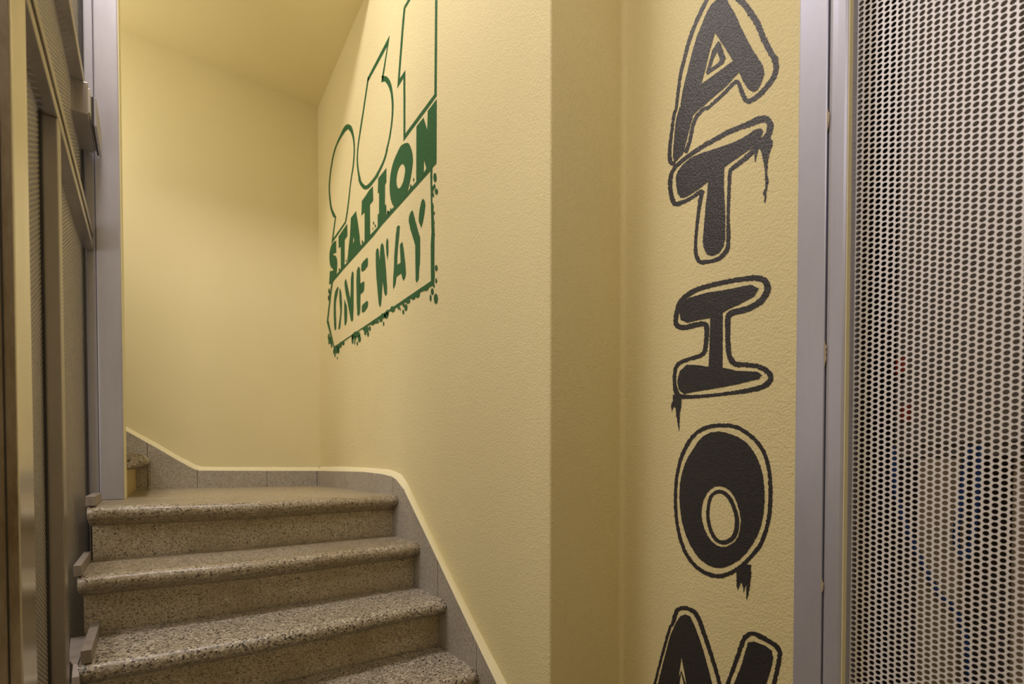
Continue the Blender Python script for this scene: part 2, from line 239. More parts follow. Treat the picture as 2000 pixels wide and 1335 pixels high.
# ------------------------------------------------------------------ staircase
GREEN=[["numeral","outlined green numeral 9",[[[28672,25707,28734,25724,28720,25725,28523,25634,28567,25674,28684,25786,28818,25921,28962,26062,29110,26213,29243,26392,29359,26619,29460,26877,29537,27132,29590,27380,29619,27624,29616,27846,29571,28042,29496,28216,29416,28369,29344,28491,29268,28591,29180,28693,29077,28810,28964,28929,28836,29036,28692,29128,28535,29209,28372,29271,28207,29311,28036,29333,27855,29346,27665,29351,27466,29346,27260,29334,27036,29314,26806,29287,26603,29254,26444,29216,26316,29173,26199,29130,26093,29090,26054,29071,26132,29109,26204,29158,26175,29144,26083,29075,25950,28958,25798,28812,25661,28660,25550,28516,25458,28372,25381,28221,25316,28053,25267,27879,25239,27715,25236,27569,25253,27433,25277,27303,25304,27179,25339,27061,25380,26949,25430,26837,25486,26729,25536,26645,25566,26610,25592,26596,25636,26544,25712,26426,25805,26271,25894,26112,25967,25964,26034,25814,26110,25653,26194,25477,26286,25290,26391,25103,26528,24898,26680,24691,26788,24544,26544,24434,26440,24580,26294,24788,26162,24995,26064,25185,25980,25374,25902,25553,25832,25715,25768,25866,25698,26013,25609,26170,25514,26322,25436,26437,25389,26482,25357,26493,25319,26529,25268,26613,25213,26721,25164,26834,25124,26947,25090,27065,25062,27189,25038,27319,25019,27455,25015,27599,25031,27757,25060,27924,25098,28080,25145,28221,25201,28354,25261,28481,25324,28609,25397,28738,25489,28866,25616,29003,25807,29164,26101,29359,26411,29513,26609,29579,26744,29609,26862,29626,26975,29629,27101,29626,27262,29618,27444,29606,27626,29592,27802,29579,27979,29565,28153,29545,28323,29521,28490,29492,28653,29445,28814,29376,28969,29291,29112,29194,29239,29083,29352,28961,29453,28841,29539,28736,29613,28632,29684,28507,29767,28354,29848,28179,29900,27981,29912,27757,29894,27514,29854,27267,29792,27014,29710,26758,29616,26531,29509,26348,29391,26195,29284,26064,29188,25938,29088,25817,28937,25686,28563,25512,28399,25489,28358,25496]],[[28655,25584,28410,25512,28974,24523,26808,24561,26553,24414,29447,24346]]]],["numeral","outlined green numeral 6",[[[20268,29816,23028,29816,23143,29689,22956,29595,20581,29547,21202,28677,21304,28477,21108,28371]],[[23064,29844,23087,29809,23123,29755,23180,29667,23269,29529,23381,29357,23496,29178,23611,28998,23731,28811,23845,28639,23949,28495,24048,28366,24141,28239,24227,28108,24307,27978,24386,27850,24468,27724,24550,27599,24618,27471,24666,27338,24700,27203,24726,27073,24747,26955,24760,26840,24758,26712,24739,26561,24706,26396,24665,26234,24610,26068,24549,25905,24505,25782,24501,25730,24509,25702,24481,25639,24407,25535,24301,25406,24170,25269,24015,25123,23815,24957,23518,24771,23196,24642,22972,24592,22781,24568,22587,24556,22395,24556,22209,24556,21997,24554,21786,24553,21663,24554,21966,24748,22084,24749,21854,24574,21715,24603,21481,24645,21265,24694,21099,24748,20950,24809,20819,24877,20697,24966,20594,25063,20533,25128,20744,25244,20806,25208,20640,25095,20564,25167,20442,25276,20331,25390,20248,25498,20176,25610,20112,25726,20054,25849,20003,25975,19962,26094,19932,26197,19911,26294,19896,26393,19883,26498,19876,26606,19877,26720,19895,26860,19922,27005,19938,27094,20163,27210,20135,27136,19917,26995,19934,27070,19964,27195,19998,27318,20032,27423,20070,27527,20118,27633,20177,27744,20247,27861,20335,27983,20444,28112,20578,28250,20772,28416,21010,28581,21187,28684,21281,28737,21088,28361,21014,28323,20951,28293,20954,28301,20933,28289,20856,28224,20768,28143,20677,28046,20584,27934,20496,27819,20417,27705,20345,27589,20281,27472,20218,27335,20162,27197,20128,27110,19919,27014,19934,27084,20177,27235,20155,27139,20118,26989,20091,26845,20083,26730,20085,26619,20092,26511,20102,26408,20116,26309,20141,26202,20178,26081,20224,25953,20279,25829,20343,25713,20415,25601,20499,25495,20614,25384,20742,25277,20825,25206,20626,25088,20560,25122,20730,25245,20792,25184,20899,25091,21025,25007,21165,24948,21326,24897,21503,24854,21732,24815,21981,24783,22147,24758,21844,24557,21706,24554,21922,24750,22055,24754,22275,24762,22500,24773,22705,24785,22908,24801,23098,24829,23271,24871,23398,24913,23422,24924,23481,24959,23631,25064,23786,25184,23916,25298,24029,25413,24112,25507,24140,25542,24141,25565,24165,25636,24236,25773,24324,25945,24402,26117,24462,26284,24510,26452,24542,26606,24552,26735,24545,26849,24527,26967,24504,27097,24470,27230,24421,27359,24350,27483,24264,27603,24177,27725,24093,27849,24008,27974,23920,28103,23832,28232,23742,28364,23644,28512,23533,28684,23414,28869,23299,29049,23186,29227,23076,29398,22988,29535,22932,29623,22896,29677,22874,29712]]]],["numeral","outlined green numeral 1",[[[15943,29597,18334,29823,18777,29854,18602,29681,18148,29636,15785,29422]],[[18786,29830,18594,29684,18760,29116,19205,27304,18633,27266,18644,26211,18632,26395,18659,24772,16064,24731,16063,24807,15979,27992,15968,29672,15793,29523,15803,27857,15873,24689,15874,24548,18851,24566,18831,26518,18843,26333,18836,27078,19481,27074,18961,29262]]]],["word_band","green baseline band under STATION",[[[16386,22174,21291,22180,22392,22111,27006,22115,28923,22072,29201,22003,29936,22196,29758,22362,29084,22245,28378,22280,27701,22300,27548,22323,26903,22341,26760,22264,26379,22278,26238,22314,24310,22382,23986,22328,23628,22351,23090,22313,22827,22339,21894,22321,21755,22386,20730,22382,20480,22289,20767,22390,20514,22445,20236,22396,19874,22377,18549,22339,18416,22385,18128,22400,17924,22368,17624,22371,16906,22350,16232,22214]]]],["letter","green letter S",[[[28440,24186,28424,23493,28886,23615,29128,23621,28566,23380,28326,23152,28227,22877,28299,22481,28410,22269,29084,22230,29481,22042,29971,22191,29768,22899,29095,22704,29125,22828,29458,22978,29736,23264,29865,23654,29810,23980,29598,24216,29313,24298,28870,24281]]]],["letter","green letter T",[[[26366,24291,26351,23640,26828,23616,26882,22420,27002,22287,27578,22318,27572,23522,27981,23579,27965,24275,27987,24223,27156,24268]]]],["letter","green letter A",[[[24904,24340,24620,23645,24305,22723,24386,22795,24213,22333,24812,22364,25509,22340,26238,22286,26406,22315,26131,23009,25938,23441,25839,23861,25739,24334],[25359,23219,25214,22986,25410,22867]]]],["letter","green letter T",[[[22429,24440,22403,23761,22842,23754,22827,22339,23128,22277,23630,22234,23605,23719,24083,23755,23990,24436,23476,24440,22942,24478]]]],["letter","green letter I",[[[20729,24430,20736,23819,20890,23786,20921,22946,20762,22830,20735,22399,21157,22339,21825,22305,21817,22872,21646,22837,21633,23758,21803,23830,21726,24451]]]],["letter","green letter O",[[[18503,24319,18373,24233,18268,24136,18184,24027,18114,23908,18045,23784,17989,23655,17950,23521,17930,23397,17928,23314,17947,23230,17986,23109,18046,22967,18129,22801,18230,22636,18332,22501,18469,22388,18679,22293,18930,22230,19216,22220,19494,22247,19702,22293,19874,22377,20028,22526,20153,22702,20245,22870,20308,23045,20347,23239,20359,23435,20343,23620,20299,23795,20225,23955,20124,24097,19997,24222,19852,24321,19694,24379,19528,24423,19357,24486,19185,24527,19019,24508,18852,24459,18671,24396],[18942,23709,18836,23627,18753,23527,18705,23428,18690,23325,18709,23222,18757,23121,18830,23023,18923,22942,19032,22894,19146,22872,19248,22872,19344,22898,19436,22957,19514,23043,19569,23157,19599,23282,19598,23401,19567,23512,19506,23608,19421,23684,19313,23735,19193,23758,19065,23749]]]],["letter","green letter N",[[[17591,24448,16959,24420,16643,23798,16593,24453,15874,24445,15905,22204,16210,22213,16541,22289,16953,22293,17624,22289],[16925,22852,16730,22432,16961,22381]]]],["letter","green letter O",[[[28185,21501,28071,21471,28051,21386,28134,21233,28268,21059,28421,20938,28552,20776,28592,20460,28589,20116,28558,19846,28525,19614,28520,19405,28544,19254,28621,19207,28717,19217,28807,19219,28890,19303,28959,19575,29007,19915,29022,20235,29014,20533,28996,20769,28949,20977,28865,21194,28721,21372,28445,21468]],[[27744,21271,27635,21177,27526,21024,27456,20808,27416,20551,27404,20258,27428,19967,27510,19726,27610,19511,27692,19299,27771,19135,27848,19072,27927,19066,28029,19082,28102,19137,28089,19231,28024,19373,27896,19594,27776,19820,27742,19967,27749,20110,27791,20305,27843,20521,27877,20759,27894,20982,27880,21152,27847,21266,27806,21302]]]],["letter","green letter N",[[[26680,21480,26494,21265,25893,20184,25826,20808,25800,21219,25614,21493,25436,21477,25333,21347,25384,19573,25484,18991,25664,18937,25842,19050,26376,20120,26744,20738,26908,21219,26874,21411]],[[26962,20483,26520,19988,26462,19573,26537,19191,26780,18991,26952,19118,27008,19712]]]],["letter","green letter E",[[[24534,21432,24330,21263,24285,20080,24324,19293,24386,19042,24620,18968,24787,19091,24861,19706,24909,20804,24831,21321]],[[23256,21431,23144,21303,23186,21011,23612,20946,23969,20979,24153,21097,24124,21378,23841,21439]],[[24360,20513,23739,20441,23685,20372,23722,20045,23866,19956,24312,19979]],[[23289,19379,23161,19241,23217,19077,23567,18963,23883,18953,24083,19044,24078,19333,23796,19376]]]],["letter","green letter W",[[[22085,21232,21978,21366,21839,21369,21716,21247,21659,20936,21588,20694,21535,21085,21464,21348,21263,21386,21101,21214,20945,20639,20825,20010,20707,19247,20729,18973,20884,18919,21031,19060,21157,19453,21239,19693,21289,19421,21362,18987,21467,18680,21589,18611,21737,18801,21867,19374,22030,20159,22091,20793]],[[20648,21361,20537,21192,20530,20726,20629,20401,20752,20712,20811,21107,20744,21316]]]],["letter","green letter A",[[[19562,21426,19360,21394,19258,21331,19307,21038,19455,20584,19547,20127,19550,19821,19179,19801,19230,20282,19255,20555,19003,20588,18948,20464,18842,20142,18711,19599,18645,19168,18744,19027,18909,18974,19018,19113,19127,19349,19643,19365,19734,19112,19974,18940,20015,19061,19998,19421,19903,19844,19869,20284,19775,20702,19682,21116]]]],["letter","green letter Y",[[[17993,21439,17908,21315,17735,20953,17492,20465,17301,20106,17295,19698,17334,19040,17367,19105,17435,18575,17617,18504,17705,18618,17724,19328,17734,19953,17744,19985,17942,20350,18195,20784,18338,21137,18321,21299,18189,21413]],[[17029,21459,16876,21307,16832,21119,16917,20857,17059,20576,17179,20433,17393,20731,17411,20861,17316,21187,17171,21407]]]],["border","thin green border line round ONE WAY",[[[29480,22088,29145,22017,29436,21580,30138,20194,30521,20096,30396,20322,29718,21662]],[[30521,20112,30140,20131,28935,18312,20499,18211,16369,18174,16382,19457,16313,19924,16351,20839,16399,22200,16232,22214,16257,21648,16240,20984,16155,20639,16116,20103,16073,20023,16103,18629,16103,18776,16063,18262,16129,17974,16846,17991,17660,18066,18484,18045,19254,18059,21752,18158,20500,18096,22095,18099,24384,18200,27088,18218,29015,18189]]]],["spatter","dark green overspray drops",[[[15883,21691,15923,21592,16020,21588,16117,21683,16156,21822,16115,21921,16018,21923,15922,21828]],[[15978,21422,16004,21373,16064,21376,16125,21429,16150,21502,16124,21551,16063,21548,16003,21494]],[[15781,21151,15821,21092,15916,21103,16012,21178,16052,21275,16011,21334,15915,21322,15820,21246]],[[16104,21183,16125,21132,16174,21128,16223,21176,16243,21246,16222,21298,16173,21301,16124,21253]],[[16120,21411,16148,21343,16216,21340,16283,21405,16311,21499,16282,21568,16214,21570,16147,21505]],[[16133,20777,16165,20696,16242,20689,16319,20762,16351,20871,16318,20953,16240,20959,16164,20886]],[[16068,20174,16101,20106,16181,20104,16260,20170,16293,20265,16259,20334,16179,20335,16100,20269]],[[16040,19741,16076,19673,16162,19672,16248,19739,16283,19835,16246,19903,16160,19903,16075,19836]],[[16040,20498,16055,20457,16092,20453,16128,20487,16143,20541,16127,20582,16091,20587,16054,20552]],[[15827,18473,15858,18402,15933,18393,16009,18451,16039,18543,16008,18614,15932,18622,15857,18564]],[[15872,18029,15895,17972,15949,17961,16003,18005,16025,18077,16002,18135,15948,18145,15894,18101]],[[16140,17725,16176,17647,16263,17635,16349,17697,16385,17797,16348,17876,16261,17887,16175,17825]],[[16325,17545,16349,17462,16405,17440,16462,17493,16485,17590,16460,17674,16403,17695,16347,17641]],[[15817,17374,15865,17252,15979,17227,16094,17315,16141,17465,16092,17588,15977,17611,15863,17522]],[[16061,17914,16084,17867,16139,17861,16194,17900,16217,17961,16193,18009,16138,18015,16083,17976]],[[16572,17970,16652,17924,16846,17952,17044,18039,17126,18135,17042,18181,16845,18151,16651,18063]],[[17319,17968,17390,17887,17563,17893,17738,17985,17810,18109,17736,18190,17561,18181,17388,18089]],[[17736,17984,17803,17921,17964,17933,18126,18012,18194,18113,18125,18176,17962,18163,17801,18083]],[[18221,17972,18298,17904,18485,17917,18674,18006,18753,18120,18672,18189,18483,18174,18297,18084]],[[18503,17782,18550,17691,18665,17678,18779,17751,18826,17868,18777,17959,18662,17971,18548,17898]],[[18834,17685,18863,17619,18934,17606,19004,17654,19032,17736,19002,17803,18931,17815,18862,17766]],[[18808,18005,18841,17921,18919,17904,18997,17963,19029,18064,18995,18148,18917,18165,18840,18105]],[[19311,18008,19345,17946,19427,17938,19508,17989,19541,18069,19506,18131,19424,18138,19344,18087]],[[19805,18049,19884,17973,20076,17983,20269,18073,20349,18192,20266,18268,20072,18256,19882,18165]],[[20506,18093,20552,18015,20664,18005,20776,18071,20821,18175,20774,18254,20661,18262,20550,18195]],[[19199,17901,19216,17858,19256,17849,19296,17879,19312,17931,19295,17973,19255,17982,19215,17952]],[[20823,18034,20918,17974,21149,17997,21382,18089,21479,18199,21380,18259,21145,18234,20916,18141]],[[20564,17996,20640,17899,20820,17895,21001,17989,21076,18125,20998,18223,20816,18224,20637,18130]],[[21068,17743,21092,17678,21148,17661,21203,17704,21225,17780,21201,17845,21145,17861,21090,17819]],[[21242,17976,21311,17908,21477,17913,21644,17989,21713,18091,21642,18160,21474,18153,21309,18077]],[[21680,17974,21801,17943,22097,17988,22398,18086,22523,18178,22396,18209,22094,18160,21800,18063]],[[22273,18043,22368,18004,22599,18033,22832,18114,22929,18200,22830,18239,22596,18208,22366,18127]],[[22806,17930,22851,17854,22957,17842,23062,17902,23105,17999,23060,18075,22953,18086,22848,18025]],[[23064,17733,23105,17643,23202,17623,23299,17685,23338,17794,23296,17885,23198,17904,23102,17842]],[[23414,17863,23465,17792,23586,17784,23708,17845,23757,17940,23705,18011,23582,18018,23462,17956]],[[23542,18074,23601,18013,23740,18014,23880,18077,23937,18164,23877,18225,23737,18223,23598,18160]],[[23136,17980,23200,17886,23352,17875,23504,17955,23566,18079,23500,18174,23347,18183,23196,18103]],[[24305,17982,24476,17906,24893,17949,25320,18089,25498,18246,25315,18322,24887,18274,24472,18133]],[[24244,17756,24313,17638,24477,17618,24641,17707,24708,17855,24637,17973,24471,17992,24308,17901]],[[25432,17982,25482,17816,25596,17766,25709,17863,25753,18050,25702,18217,25587,18265,25475,18168]],[[25155,17758,25182,17682,25244,17661,25306,17708,25330,17795,25302,17871,25240,17892,25179,17845]],[[24712,17612,24743,17538,24816,17520,24887,17567,24916,17654,24884,17728,24811,17747,24740,17698]],[[25324,18097,25378,17991,25503,17969,25628,18045,25678,18174,25624,18280,25497,18301,25373,18225]],[[24996,17944,25043,17857,25154,17840,25264,17904,25308,18011,25260,18098,25149,18114,25040,18050]],[[27489,18110,27550,17997,27694,17973,27837,18054,27895,18193,27832,18306,27687,18328,27545,18247]],[[26963,18105,27045,18029,27240,18030,27436,18109,27517,18219,27432,18295,27235,18293,27041,18213]],[[27794,18098,27886,18021,28106,18025,28328,18109,28418,18223,28323,18300,28100,18295,27882,18210]],[[28107,17980,28249,17837,28588,17830,28930,17967,29071,18169,28922,18314,28577,18316,28241,18177]],[[28909,18014,28950,17913,29044,17885,29137,17948,29173,18065,29132,18167,29037,18193,28945,18130]],[[27922,17884,27979,17768,28113,17740,28245,17818,28297,17957,28239,18074,28105,18100,27974,18021]],[[28708,17776,28745,17696,28830,17676,28914,17727,28947,17821,28909,17901,28824,17921,28741,17869]],[[28275,17529,28298,17469,28351,17452,28403,17488,28423,17556,28400,17616,28347,17633,28295,17597]],[[29841,19047,29912,18906,30078,18876,30242,18976,30307,19148,30234,19290,30067,19319,29904,19218]],[[29941,18752,29977,18670,30060,18649,30142,18703,30174,18800,30137,18883,30054,18903,29973,18848]],[[29481,18782,29558,18643,29736,18615,29914,18716,29984,18888,29906,19028,29725,19054,29550,18951]],[[29341,18503,29394,18381,29514,18350,29633,18429,29680,18572,29627,18694,29505,18724,29387,18645]],[[29762,21735,29819,21640,29950,21632,30080,21716,30132,21843,30074,21938,29942,21946,29813,21861]],[[29900,21333,29943,21245,30042,21231,30140,21299,30178,21411,30135,21500,30035,21514,29938,21445]],[[29699,21528,29742,21407,29840,21380,29937,21462,29974,21607,29930,21729,29831,21755,29735,21672]],[[29956,21415,29992,21336,30075,21322,30156,21382,30188,21480,30152,21560,30068,21573,29987,21513]],[[17806,22530,17823,22487,17862,22484,17901,22524,17917,22582,17900,22626,17861,22628,17822,22588]],[[18051,22385,18074,22337,18129,22338,18183,22387,18205,22457,18182,22505,18127,22504,18073,22455]],[[20163,22365,20185,22310,20237,22305,20289,22354,20309,22428,20287,22483,20235,22487,20184,22439]],[[20471,22404,20493,22348,20547,22344,20599,22393,20621,22467,20598,22523,20544,22528,20492,22478]],[[22276,22670,22298,22623,22348,22620,22399,22663,22419,22728,22397,22775,22346,22777,22296,22734]],[[22067,22463,22088,22416,22138,22413,22187,22455,22207,22519,22186,22566,22136,22569,22086,22526]],[[22415,22478,22429,22440,22459,22434,22489,22464,22501,22512,22488,22551,22457,22557,22427,22527]],[[23849,22381,23878,22318,23946,22312,24014,22368,24040,22452,24011,22515,23943,22520,23876,22465]],[[20497,22389,20520,22325,20573,22317,20626,22369,20647,22452,20624,22516,20571,22524,20518,22471]],[[26490,22373,26514,22320,26567,22313,26620,22356,26641,22424,26618,22477,26564,22483,26511,22440]],[[27731,22324,27768,22284,27855,22291,27941,22341,27976,22405,27939,22445,27852,22438,27766,22388]]]]]
